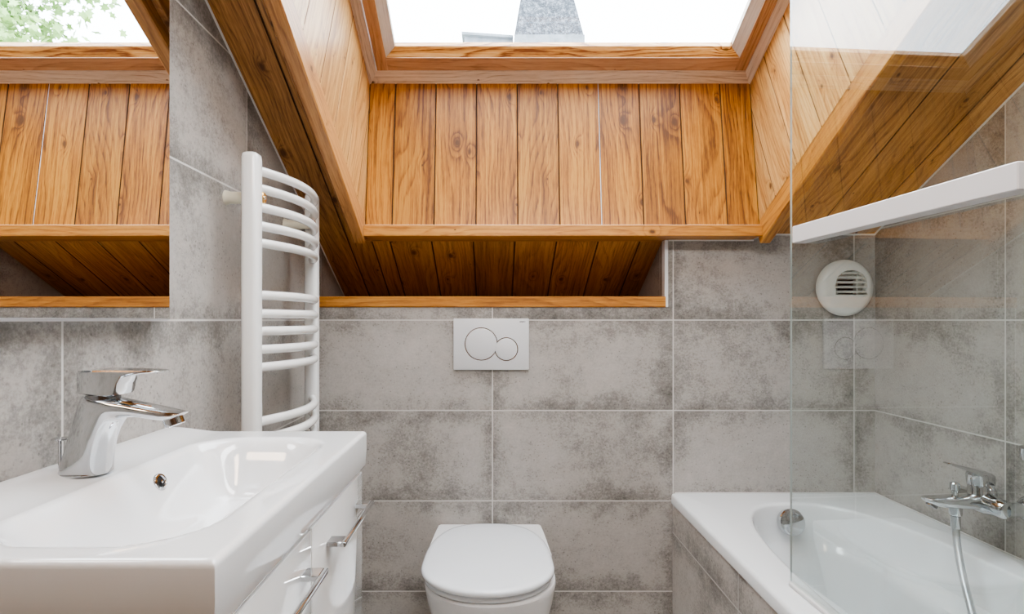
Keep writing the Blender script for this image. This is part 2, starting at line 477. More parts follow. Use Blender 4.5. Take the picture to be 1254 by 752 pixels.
# solid backing behind the shaft boards
bm = newbm()
extr(bm, PB + XV * (SX0 - .02) + PN * .0175 - PU * .01, PU, XV, PN, (PT - PB).length + .03, rect(0, SX1 - SX0 + .04, 0, .01), 1)
obj('backing', bm, M['gap'], bpy.data.objects['trim_1'])
for nm, x, sg in (('trim_2', SX0, -1), ('trim_3', SX1, 1)):
    bm = newbm(); extr(bm, rp(x + sg * .0175, s_hi - .1, .012), NV, SV, XV * sg, NW + .06, rect(0, s_lo - s_hi + .12, 0, .02), 1)
    obj('backing', bm, M['gap'], bpy.data.objects[nm])
bm = newbm(); extr(bm, rp(SX0 - .02, s_open0 - .0185, .012), NV, XV, -SV, NW + .05, rect(0, SX1 - SX0 + .04, 0, .01), 1)
obj('backing', bm, M['gap'], bpy.data.objects['trim_4'])
# beams along the opening
def beam(name, x0, x1, n0, s0, s1, m, c=.003):
    bm = newbm()
    extr(bm, rp(x0, s0, 0), SV, XV, NV, s1 - s0, rect(0, x1 - x0, n0, -.0006, c), seed())
    return struct(obj(name, bm, m))
sb = (1.868 + .068 * ST) / CT
beam('trim_5', SX0 - .034, SX0, -.068, s_open0 - .04, sb, M['pine_beam'])
beam('trim_6', SX0 - .050, SX0 - .0345, -.040, s_open0 - .04, sb + .04, M['pine_beam'])
beam('trim_7', SX1, SX1 + .034, -.068, s_open0 - .04, sb, M['pine_trim'])
beam('trim_8', SX0, SX1, -.068, 0, .034, M['pine_beam'])
bpy.data.objects['trim_8'].data.transform(Matrix.Translation(SV * (s_open0 - .036)))
# sill board at the foot of the panel
bm = newbm()
extr(bm, (SX0 + .0005, 1.850, 1.3665), XV, Vector((0, 1, 0)), Vector((0, 0, 1)), SX1 - SX0 - .001, [(.002, 0), (.0875, 0), (.0875, .03), (.035, .0355), (.002, .0355), (0, .0335), (0, .002)], seed())
bm2 = bm
geom = list(bm.verts) + list(bm.edges) + list(bm.faces)
struct(obj('trim_9', bm, M['pine_trim']))
# niche part of the same board reaching back to the slope
bm = newbm()
extr(bm, (SX0 - .03, 1.9382, 1.3667), XV, Vector((0, 1, 0)), Vector((0, 0, 1)), NX - SX0 + .03, [(0, 0), (.048, 0), (.002, .024), (0, .024)], seed())
struct(obj('trim_10', bm, M['pine_trim']))
# ledge board of the niche
bm = newbm()
extr(bm, (XL + .0005, 1.932, 1.1425), XV, Vector((0, 1, 0)), Vector((0, 0, 1)), NX - XL - .001, [(.003, 0), (.47, 0), (.47, .036), (.003, .036), (0, .033), (0, .003)], seed())
struct(obj('trim_11', bm, M['pine_trim']))
# pale corner profile on the niche edge
bm = bmesh.new(); bbox(bm, NX - .003, NX + .0085, YB - .003, YB + .03, 1.143, 1.3655, .0015); struct(obj('trim_12', bm, M['corner']))
# sealant lines
def line(name, pts, r=.0035):
    bm = bmesh.new(); tube(bm, pts, r, 6); return struct(obj(name, bm, M['caulk'], None, True))
line('trim_13', [(XL + .001, YR, zc(YR) - .002), (XL + .001, YN - .01, zc(YN - .01) - .002)], .003)
line('trim_14', [(XR - .001, YR, zc(YR) - .002), (XR - .001, YB, zc(YB) - .002)], .003)
line('trim_15', [(NX + .01, YB - .001, 1.3645), (SX1 + .01, YB - .001, 1.3645)], .0028)
line('trim_16', [(SX0, PB.y + .0005, 1.4025), (SX1, PB.y + .0005, 1.4025)], .0028)
line('trim_17', [(SX1 + .012, YB - .001, 1.372), (SX1 + .06, YB - .001, zc(YB) - .003), (XR, YB - .001, zc(YB) - .003)], .0032)
line('trim_18', [(XL + .002, YB - .001, 0), (XL + .002, YB - .001, 1.14)], .002)

# roof window ----------------------------------------------------------
win = sempty('window_1')
def rails(name, m, w0, w1, b0, b1, n0, n1, inner_n=None, msides=None):
    """four rails of a frame: w0..w1 = inset from shaft side, b0..b1 = inset from bottom/top"""
    inn = n0 if inner_n is None else inner_n
    bm = newbm()
    x0, x1 = SX0, SX1
    L = x1 - x0 - 2 * w0
    # bottom / top
    extr(bm, rp(x0 + w0, s_lo - b0, 0), XV, -SV, NV, L, [(0, n0), (b1 - b0, inn), (b1 - b0, n1), (0, n1)], seed())
    extr(bm, rp(x0 + w0, s_hi + b0, 0), XV, SV, NV, L, [(0, n0), (b1 - b0, inn), (b1 - b0, n1), (0, n1)], seed())
    o = obj(name, bm, m, win)
    bm = newbm()
    Ls = s_lo - s_hi - 2 * b0
    e = -.0008
    extr(bm, rp(x0 + w0, s_hi + b0, 0), SV, XV, NV, Ls, [(0, n0 + e), (w1 - w0, inn + e), (w1 - w0, n1), (0, n1)], seed())
    extr(bm, rp(x1 - w0, s_hi + b0, 0), SV, -XV, NV, Ls, [(0, n0 + e), (w1 - w0, inn + e), (w1 - w0, n1), (0, n1)], seed())
    obj(name.replace('rail', 'stile') if 'rail' in name else name, bm, msides or m, win)
rails('frame', M['frame_wood'], -.004, .028, -.012, .044, NW, NW + .054, NW + .012)
rails('sash', M['sash_wood'], .034, .070, .052, .099, NW + .004, NW + .050)
rails('glazing_bead', M['bead_wood'], .0705, .100, .0995, .122, NW + .008, NW + .048, NW + .030, M['bead_pale'])
bm = newbm()
extr(bm, rp(SX0 + .09, s_hi + .105, NW + .0325), SV, XV, NV, s_lo - s_hi - .21, rect(0, SX1 - SX0 - .18, 0, .014), 1)
obj('pane', bm, M['pane'], win)

# ================================================================= TOILET
TX = -.019
def toilet():
    t = thing('toilet', 'white wall-hung toilet with closed round lid, under the flush plate', 'toilet')
    def outline(hw, yb, ym, yf, nb, nf, n=64, dx=0.0):
        """closed egg outline; front is low y"""
        pts = []
        for k in range(n):
            a = 2 * PI * k / n; c, s_ = math.cos(a), math.sin(a)
            if s_ >= 0: x, y = hw * sgnpow(c, 2 / nb), ym + (yb - ym) * sgnpow(s_, 2 / nb)
            else: x, y = hw * sgnpow(c, 2 / nf), ym + (ym - yf) * sgnpow(s_, 2 / nf)
            pts.append((TX + dx + x, y))
        return pts
    yw = YB - .002
    # bowl with rear deck
    bm = bmesh.new()
    rings = []
    for z, hw, yf, nb in ((.075, .100, 1.66, 9), (.08, .115, 1.640, 9), (.14, .128, 1.60, 9), (.22, .146, 1.535, 9), (.29, .163, 1.495, 9), (.34, .174, 1.466, 10), (.375, .180, 1.449, 12), (.388, .1815, 1.444, 12), (.394, .179, 1.447, 12), (.396, .172, 1.455, 12)):
        rings.append([(x, y, z) for x, y in outline(hw, yw, 1.62, yf, nb, 2.15, dx=.006)])
    loft(bm, rings)
    obj('bowl', bm, M['ceramic'], t, True, 40)
    # rear deck carrying the hinges
    bm = bmesh.new()
    rr = []
    base = [(-.182, 1.70), (-.176, 1.84), (-.170, 1.925), (-.163, yw - .001), (.163, yw - .001), (.170, 1.925), (.176, 1.84), (.182, 1.70), (.150, 1.66), (-.150, 1.66)]
    for z, k in ((.3965, 1.0), (.4185, 1.0), (.424, .985)):
        rr.append([(TX + .002 + x * k, 1.80 + (y - 1.80) * (k if k == 1 else .975), z) for x, y in base])
    loft(bm, rr)
    obj('rear_deck', bm, M['ceramic'], t, True, 30)
    def slab_part(name, z0, z1, sc, crown, m, yb):
        bm = bmesh.new(); rings = []
        r = (z1 - z0) * .5
        for z, ins in ((z0, r * .55), (z0 + r * .35, .1 * r), (z0 + r, 0), (z1 - r * .55, .12 * r), (z1 - r * .15, .6 * r), (z1, 1.6 * r)):
            rings.append([(x, y, z) for x, y in outline(.181 * sc - ins, yb - ins, 1.595, 1.428 + ins + (1 - sc) * .3, 2.75, 2.05)])
        if crown:
            for q in (.8, .55, .25, .02):
                zz = z1 + crown * (1 - q * q)
                rings.append([(TX + (x - TX) * q, 1.64 + (y - 1.64) * q, zz) for x, y in outline(.181 * sc - 1.6 * r, yb - 1.6 * r, 1.595, 1.428 + 1.6 * r, 2.75, 2.05)])
        loft(bm, rings)
        return obj(name, bm, m, t, True, 50)
    slab_part('seat', .3985, .413, .96, 0, M['seat_white'], 1.80)
    slab_part('lid', .4165, .436, 1.0, .005, M['seat_white'], 1.916)
    bm = bmesh.new(); lathe(bm, (TX, 1.50, .0745), (0, 0, -1), [(.02, 0), (.02, .001)], 8)
    bm.free()
    return t
toilet()

# ================================================================= FLUSH PLATE
fp = thing('flush_plate', 'light grey dual flush plate with two round buttons, on the wall above toilet', 'flush plate')
PX0, PX1, PZ0, PZ1 = -.1365, .1125, .9355, 1.1050
bm = bmesh.new(); bbox(bm, PX0, PX1, YB - .0125, YB - .0008, PZ0, PZ1, .0025)
pl = obj('plate', bm, M['plate'], fp, True)
def px2(x, y): # crop 540,375 scale 8.36
    return PX0 + (x - 127) / (903 - 127) * (PX1 - PX0), PZ1 - (y - 128) / (648 - 128) * (PZ1 - PZ0)
for cx, cy, rpx in ((412, 385, 167), (670, 437, 118)):
    X, Z = px2(cx, cy); r = rpx / (903 - 127) * (PX1 - PX0)
    bm = bmesh.new(); lathe(bm, (X, YB - .0122, Z), (0, -1, 0), [(r - .0016, 0), (r - .0018, .0014), (r - .003, .0019), (0, .0019)], 48, True, False)
    b = obj('button', bm, M['plate'], fp, True)
    bm = bmesh.new()
    lathe(bm, (X, YB - .0124, Z), (0, -1, 0), [(r - .0016, 0), (r + .0012, 0), (r + .0010, .0008), (r - .0016, .0008)], 48, False, False)
    obj('button_ring', bm, M['chrome'], b, True)
def text_mesh(name, s, size, loc, rot, mat, parent, bold=.0):
    cu = bpy.data.curves.new('t', 'FONT'); cu.body = s; cu.size = size; cu.extrude = .0002; cu.offset = bold
    o = bpy.data.objects.new('t', cu); C.objects.link(o)
    dg = bpy.context.evaluated_depsgraph_get(); dg.update()
    me = bpy.data.meshes.new_from_object(o.evaluated_get(dg)); me.name = name
    bpy.data.objects.remove(o); bpy.data.curves.remove(cu)
    me.materials.clear(); me.materials.append(mat)
    me.transform(Matrix.Translation(Vector(loc)) @ Matrix(rot).to_4x4())
    r = bpy.data.objects.new(name, me); C.objects.link(r); r.parent = parent
    return r
RY = ((1, 0, 0), (0, 0, -1), (0, 1, 0))    # text facing -y
tx, tz = px2(806, 166)
text_mesh('printed_mark', 'GEBERIT', .0052, (tx, YB - .01265, tz), RY, M['mark'], fp, .00012)

# ================================================================= EXTRACTOR VENT
def vent():
    t = thing('extractor_vent', 'round white extractor vent with slatted opening, on back wall above tub', 'vent')
    vx, vz, R = 1.149, 1.206, .0925
    y0 = YB - .001
    bm = bmesh.new()
    lathe(bm, (vx, y0, vz), (0, -1, 0), [(R - .012, 0), (R - .010, .010), (R, .014), (R, .020), (R - .003, .026), (R - .010, .033), (R - .020, .038), (R - .045, .041), (.0, .042)], 64, True, False)
    bm2 = bmesh.new()
    cx, cz, rr = vx + .010, vz + .004, .053
    pts = []
    zb = vz - .024
    for k in range(33):
        a = math.radians(-22) + math.radians(224) * k / 32
        pts.append((cx + .0535 * math.cos(a) * (1 if True else 0), cz + rr * math.sin(a)))
    pts = [(p[0], max(p[1], zb)) for p in pts]
    pts = [(cx + .0535, zb)] + [p for p in pts if p[1] > zb + .001] + [(cx - .0535, zb)]
    prism(bm2, pts, 'Y', y0 - .06, y0 - .012)
    boolean('cover', bm, bm2, M['vent'], t)
    for k in range(5):
        z = zb + .008 + k * .0155
        hw = .0515 if z < cz + .005 else max(.01, math.sqrt(max(0, rr * rr - (z - cz) ** 2)) - .003)
        bm = bmesh.new()
        prism(bm, [(y0 - .039, z - .001), (y0 - .037, z - .0022), (y0 - .020, z + .006), (y0 - .021, z + .0075)], 'X', cx - hw, cx + hw)
        obj('slat', bm, M['vent'], t)
    bm = bmesh.new(); bbox(bm, cx + .022, cx + .027, y0 - .030, y0 - .0135, zb + .001, cz + .035, .001); obj('rib', bm, M['vent'], t)
    bm = bmesh.new(); bbox(bm, cx - .030, cx + .020, y0 - .0155, y0 - .0130, zb + .004, cz + .022, .001); obj('duct_shade', bm, M['dark'], t)  # thin near-black plate, painted as the shade deep in the vent
vent()

# ================================================================= BATHTUB
TBX0, TBX1, TBY0, TBY1, TBZ = .5854, XR - .0015, .16, YB - .0015, .5255
def tub():
    t = thing('bathtub', 'white built-in bathtub behind the glass screen along the right wall', 'bathtub')
    n = 128
    icx, icy = (.680 + 1.172) / 2, (.30 + 1.826) / 2
    iax, iay = (1.172 - .680) / 2, (1.826 - .30) / 2
    ang = [2 * PI * k / n for k in range(n)]
    def rectpt(a, x0, x1, y0, y1):
        # map angle to the rectangle by the same parametrisation as a high-order superellipse, corners exact
        cx, cy, ax, ay = (x0 + x1) / 2, (y0 + y1) / 2, (x1 - x0) / 2, (y1 - y0) / 2
        c, s_ = math.cos(a), math.sin(a); m = max(abs(c), abs(s_))
        return cx + ax * c / m, cy + ay * s_ / m
    def inner(a, fx, fy, e, z, arm=0.0, shy=0.0):
        # stadium-like: elliptic ends, nearly straight sides
        c, s_ = math.cos(a), math.sin(a)
        m = max(abs(c), abs(s_))
        # convert to the tub's aspect so that points spread evenly along the long sides
        x = iax * fx * sgnpow(c, 2 / e); y = iay * fy * sgnpow(s_, 2 / e)
        X, Y = icx + x, icy + shy + y
        if arm and x > 0:
            w = max(0.0, 1 - ((Y - 1.02) / .62) ** 2)
            X -= arm * w ** .5 * min(1.0, x / (iax * fx) * 1.6)
        return (X, Y, z)
    rings = []
    lip = .033
    r = .010
    for z, d in ((TBZ - lip, .0), (TBZ - r, .0), (TBZ - r * .3, r * .3), (TBZ, r)):
        rings.append([(*rectpt(a, TBX0 + d, TBX1 - d * .2, TBY0 + d, TBY1 - d * .2), z) for a in ang])
    E = 2.75
    rings.append([inner(a, 1.17, 1.06, 4.0, TBZ + .0004) for a in ang])
    for f, z in ((1.045, .0002), (1.018, -.0004), (1.006, -.0025), (1.0, -.008), (.993, -.024), (.984, -.045)):
        rings.append([inner(a, f, 1 + (f - 1) * .6, E, TBZ + z) for a in ang])
    rings.append([inner(a, .962, .974, E, TBZ - .090) for a in ang])
    rings.append([inner(a, .955, .970, E, TBZ - .105, .006) for a in ang])
    rings.append([inner(a, .945, .966, E, TBZ - .113, .050) for a in ang])
    rings.append([inner(a, .930, .955, E, TBZ - .124, .075) for a in ang])
    rings.append([inner(a, .915, .940, E, TBZ - .150, .078) for a in ang])
    rings.append([inner(a, .860, .895, E, TBZ - .26, .055) for a in ang])
    rings.append([inner(a, .800, .850, E, TBZ - .36, .03) for a in ang])
    rings.append([inner(a, .740, .810, E, TBZ - .405, .01) for a in ang])
    rings.append([inner(a, .620, .740, E, TBZ - .420) for a in ang])
    rings.append([inner(a, .300, .40, 2.4, TBZ - .424) for a in ang])
    bm = bmesh.new(); loft(bm, rings, cap0=False)
    obj('shell', bm, M['acrylic'], t, True, 50)
    # overflow knob on the end wall
    kx, kz = .905, .4835
    kb = thing_child = bpy.data.objects.new('overflow_knob', None)
    bpy.data.objects.remove(kb)
    bm = bmesh.new()
    ax = Vector((0, -1, .22)).normalized()
    lathe(bm, Vector((kx, 1.806, kz - .006)), ax, [(.030, 0), (.030, .010), (.039, .012), (.040, .016), (.040, .030), (.037, .034), (.030, .0365), (.0, .038)], 48, True, False)
    k = obj('overflow_knob', bm, M['chrome'], t, True, 30)
    bm = bmesh.new(); lathe(bm, (.926, 1.45, TBZ - .4225), (0, 0, 1), [(.034, 0), (.034, .003), (.028, .006), (0, .007)], 32, True, False)
    obj('drain', bm, M['chrome'], t, True)
    # tiny maker's mark on the rim, an illegible grey strip
    bm = bmesh.new()
    for k in range(5): box(bm, .945 + k * .0042, .948 + k * .0042, 1.862, 1.8645, TBZ + .0001, TBZ + .0005)
    obj('printed_mark', bm, M['gap'], t)
tub()
bm = bmesh.new(); box(bm, TBX0 + .004, TBX0 + .03, TBY0 + .01, YB, 0, TBZ - .0335); box(bm, TBX0 + .03, XR, TBY0 + .004, TBY0 + .03, 0, TBZ - .0335)
struct(obj('wall_tub', bm, M['tile_tub']))
line('trim_19', [(TBX0 + .012, YB - .001, TBZ + .001), (TBX1, YB - .001, TBZ + .001)], .002)
line('trim_20', [(XR - .001, TBY0 + .02, TBZ + .001), (XR - .001, YB, TBZ + .001)], .002)
bm = bmesh.new(); box(bm, TBX0, XR, TBY0 - .12, TBY0 - .002, 0, 2.25); struct(obj('wall_front', bm, M['tile_back']))

# ================================================================= GLASS SCREEN
sc = thing('bath_screen', 'clear glass bath screen standing on the tub rim, with a white rail', 'shower screen')
GX = .638
bm = bmesh.new(); bbox(bm, GX, GX + .0045, TBY0 + .002, 1.2625, TBZ + .010, 1.98, .0008, 1); po = obj('pane', bm, [M['glass'], M['edge']], sc)
for p in po.data.polygons:
    if p.normal.y > .3 or p.normal.z > .3: p.material_index = 1
bm = bmesh.new(); bbox(bm, GX - .004, GX + .010, TBY0 + .002, 1.262, TBZ + .0012, TBZ + .0095, .002); obj('seal', bm, M['caulk'], sc)
bm = bmesh.new(); bbox(bm, GX - .0285, GX - .0005, .706, 1.203, 1.2575, 1.2925, .0015, 1); obj('rail', bm, M['rail'], sc, True)

piv = Vector((GX, 1.2625, 0))
for c in sc.children: c.data.transform(Matrix.Translation(-piv))
sc.location = piv; sc.rotation_euler = (0, 0, math.radians(2.3))

# ================================================================= BATH MIXER
def mixer():
    t = thing('bath_mixer', 'chrome lever bath mixer on the right wall above the tub', 'tap')
    bx, by, bz = 1.195, 1.432, .655
    bm = bmesh.new()
    lathe(bm, (bx, by + .075, bz), (0, -1, 0), [(.017, 0), (.021, .004), (.0215, .03), (.026, .055), (.027, .075), (.026, .095), (.0215, .12), (.0215, .143), (.018, .148), (.012, .150), (0, .150)], 32, True, False)
    body = obj('body', bm, M['chrome'], t, True, 40)
    # spout: flattened, beaked
    bm = bmesh.new(); rings = []
    for k, (x, hw, zt, zb) in enumerate(((1.198, .026, .678, .636), (1.17, .0265, .675, .638), (1.13, .026, .671, .641), (1.095, .024, .669, .643), (1.07, .0205, .668, .648), (1.057, .0155, .667, .655), (1.0525, .010, .666, .661))):
        c = (zt + zb) / 2; hh = (zt - zb) / 2
        rings.append([(x, by + hw * sgnpow(math.cos(2 * PI * j / 24), .7), c + hh * sgnpow(math.sin(2 * PI * j / 24), .8)) for j in range(24)])
    loft(bm, rings); obj('spout', bm, M['chrome'], t, True, 50)
    bm = bmesh.new(); lathe(bm, (1.075, by, .652), (-.5, 0, -.86), [(.012, 0), (.0125, .010), (.010, .0115), (.006, .0105), (0, .0105)], 24, True, False); obj('aerator', bm, M['chrome_dark'], t, True)
    # cartridge tower and lever
    bm = bmesh.new(); lathe(bm, (1.187, by, .668), (-.06, 0, 1), [(.025, 0), (.0225, .012), (.0215, .030), (.0225, .031), (.0235, .040), (.0235, .055), (.020, .060), (0, .061)], 32, True, False); obj('cartridge', bm, M['chrome'], t, True, 30)
    bm = bmesh.new(); rings = []
    for x, hw, zt, th in ((1.214, .017, .722, .026), (1.205, .021, .7275, .024), (1.18, .0225, .734, .016), (1.155, .021, .7405, .009), (1.13, .018, .7465, .0065), (1.110, .014, .751, .005), (1.106, .009, .7515, .003)):
        rings.append([(x, by - hw, zt - th), (x, by - hw, zt - .002), (x, by - hw + .003, zt), (x, by + hw - .003, zt), (x, by + hw, zt - .002), (x, by + hw, zt - th)])
    loft(bm, rings); obj('lever', bm, M['chrome'], t, True, 40)
    # diverter knob
    bm = bmesh.new(); lathe(bm, (1.128, by, .669), (0, 0, 1), [(.007, 0), (.007, .013), (.0105, .015), (.0105, .030), (.008, .033), (0, .0335)], 20, True, False); obj('diverter_knob', bm, M['chrome'], t, True)
    bm = bmesh.new(); lathe(bm, (1.130, by, .6435), (0, 0, -1), [(.014, 0), (.014, .018), (.012, .022), (.009, .024)], 24); obj('hose_outlet', bm, M['chrome'], t, True)
    for y in (by - .065, by + .065):
        bm = bmesh.new(); tube(bm, [(bx, y, bz), (1.235, y, bz)], .0165, 20); obj('inlet_pipe', bm, M['chrome'], t, True)
        bm = bmesh.new(); lathe(bm, (XR - .0008, y, bz), (-1, 0, 0), [(.034, 0), (.034, .004), (.031, .012), (.024, .022), (.019, .026), (0, .027)], 32, True, False); obj('rosette', bm, M['chrome'], t, True)
mixer()
h = thing('shower_hose', 'grey metal shower hose hanging from the bath mixer into the tub', 'hose')
bm = bmesh.new()
path = bez([(1.130, 1.432, .6185), (1.129, 1.430, .585), (1.118, 1.408, .535), (1.100, 1.368, .485), (1.073, 1.31, .43), (1.035, 1.235, .33), (.995, 1.16, .21), (.955, 1.06, .126), (.93, .97, .1185), (.90, .90, .1185)], 12)
tube(bm, path, .0078, 12, [.0078 + (.0006 if k % 2 else 0) for k in range(len(path))]); obj('hose', bm, M['steel_hose'], h, True, 60)
bm = bmesh.new(); lathe(bm, (1.130, 1.432, .6195), (.0, -.02, -1), [(.0105, 0), (.0105, .026), (.009, .030)], 20); obj('collar', bm, M['chrome'], h, True)
hs = thing('hand_shower', 'chrome hand shower lying on the floor of the tub', 'shower head')
bm = bmesh.new(); rr = bez([(.897, .89, .118), (.87, .82, .121), (.845, .75, .130)], 6); tube(bm, rr, .011, 16); obj('handle', bm, M['chrome'], hs, True)
bm = bmesh.new(); lathe(bm, (.838, .72, .110), (0, 0, 1), [(.040, 0), (.042, .004), (.042, .014), (.030, .024), (0, .028)], 32, True, False); obj('head', bm, M['chrome'], hs, True)
ho = thing('shower_holder', 'small round chrome shower holder on right wall above the mixer', 'shower holder')
bm = bmesh.new(); lathe(bm, (XR - .0008, 1.352, .794), (-1, 0, 0), [(.026, 0), (.026, .004), (.023, .009), (.016, .010), (0, .0102)], 32, True, False); obj('rosette', bm, M['chrome'], ho, True)
bm = bmesh.new(); tube(bm, [(XR - .009, 1.352, .794), (XR - .035, 1.340, .797)], .010, 16); lathe(bm, (XR - .045, 1.330, .783), (-.15, -.1, 1), [(.013, 0), (.016, .001), (.017, .028), (.014, .029)], 24); obj('bracket', bm, M['chrome'], ho, True)

# ================================================================= WASHBASIN
BX0, BX1, BY0, BY1, BZ = XL + .001, -.236, .4925, 1.074, .8965
def basin_z(x, y):
    e = min(BX1 - x, y - BY0, BY1 - y)
    z = BZ
    # deck by the wall sits a touch higher
    z += .008 * smooth01((-.50 - x) / .09)
    # bowl
    x0b, x1b, y0b, y1b, rc = -.496, -.279, .524, 1.012, .080
    cx, cy = (x0b + x1b) / 2, (y0b + y1b) / 2
    px_, py_ = abs(x - cx) - (x1b - x0b) / 2 + rc, abs(y - cy) - (y1b - y0b) / 2 + rc
    din = rc - math.hypot(max(px_, 0), max(py_, 0)) - min(max(px_, py_), 0)
    f1 = smooth01(din / .062)
    f2 = 1 - (1 - max(0, min(1, din / .1))) ** 2
    z -= .070 * f1 + .024 * max(0.0, f2) if din > 0 else 0
    r = .007
    if e < r: z -= r - math.sqrt(max(0, r * r - (r - e) ** 2))
    return z
def basin():
    t = thing('washbasin', 'white rectangular ceramic washbasin with a wide bowl, on the vanity cabinet', 'washbasin')
    def axis(a, b, n, fa=True, fb=True):
        m = [a + (b - a) * k / n for k in range(n + 1)]
        ext = []
        for d in (.0004, .0012, .0025, .0042, .0058, .007):
            if fa: ext.append(a + d)
            if fb: ext.append(b - d)
        return sorted(set([v for v in m if (not fa or v == a or v > a + .0075) and (not fb or v == b or v < b - .0075)] + ext))
    xs_ = axis(BX0, BX1, 72, False, True); ys_ = axis(BY0, BY1, 110)
    bm = bmesh.new()
    g = [[bm.verts.new((x, y, basin_z(x, y))) for y in ys_] for x in xs_]
    for i in range(len(xs_) - 1):
        for j in range(len(ys_) - 1):
            bm.faces.new((g[i][j], g[i + 1][j], g[i + 1][j + 1], g[i][j + 1]))
    border = [g[0][j] for j in range(len(ys_))] + [g[i][-1] for i in range(1, len(xs_))] + [g[-1][j] for j in range(len(ys_) - 2, -1, -1)] + [g[i][0] for i in range(len(xs_) - 2, 0, -1)]
    prev = border
    zb = .829
    for k, (z, ins) in enumerate(((zb + .035, .0), (zb + .006, .002), (zb + .001, .004), (zb, .008))):
        ring = []
        for v in border:
            x, y = v.co.x, v.co.y
            x = min(x, BX1 - ins); y = max(BY0 + ins, min(BY1 - ins, y))
            ring.append(bm.verts.new((x, y, z)))
        n = len(border)
        for i in range(n): bm.faces.new((prev[i], prev[(i + 1) % n], ring[(i + 1) % n], ring[i]))
        prev = ring
    for z, ins in ((zb, .045), (.784, .055)):
        ring = []
        for v in border:
            x = max(BX0 + ins, min(v.co.x, BX1 - ins)); y = max(BY0 + ins, min(BY1 - ins, v.co.y))
            ring.append(bm.verts.new((x, y, z)))
        for i in range(n): bm.faces.new((prev[i], prev[(i + 1) % n], ring[(i + 1) % n], ring[i]))
        prev = ring
    bm.faces.new(prev)
    bmesh.ops.remove_doubles(bm, verts=bm.verts, dist=1e-6)
    obj('bowl', bm, M['ceramic'], t, True, 60)
    # overflow ring on the sloping back of the bowl
    oy = .828; ox = -.50
    while basin_z(ox, oy) > .8705: ox += .0005
    d = .002
    nx = -(basin_z(ox + d, oy) - basin_z(ox - d, oy)) / (2 * d); ny = -(basin_z(ox, oy + d) - basin_z(ox, oy - d)) / (2 * d)
    nn = (Vector((nx, ny, 1)).normalized() + Vector((.35, -.12, 0))).normalized()
    c = Vector((ox, oy, basin_z(ox, oy)))
    bm = bmesh.new(); lathe(bm, c - nn * .004, nn, [(.0125, 0), (.0125, .006), (.0115, .0075), (.0088, .0078), (.0075, .0062), (.0072, .003)], 32, True, True)
    ov = obj('overflow_ring', bm, M['chrome'], t, True)
    bm = bmesh.new(); lathe(bm, c + nn * .0005, nn, [(.0070, 0), (.0070, .0012), (0, .0012)], 20, True, False); shade_disc = obj('overflow_shade', bm, M['dark'], ov, True)  # black disc painted as the shade inside the overflow
    bm = bmesh.new(); lathe(bm, c + nn * .0018, nn, [(.0026, 0), (.0024, .0026), (0, .003)], 12, True, False); obj('screw', bm, M['chrome'], ov, True)
    bm = bmesh.new(); zc_ = basin_z(-.395, .772); lathe(bm, (-.395, .772, zc_ - .001), (0, 0, 1), [(.031, 0), (.031, .0035), (.026, .007), (0, .0085)], 32, True, False); obj('drain_cap', bm, M['chrome'], t, True)
basin()

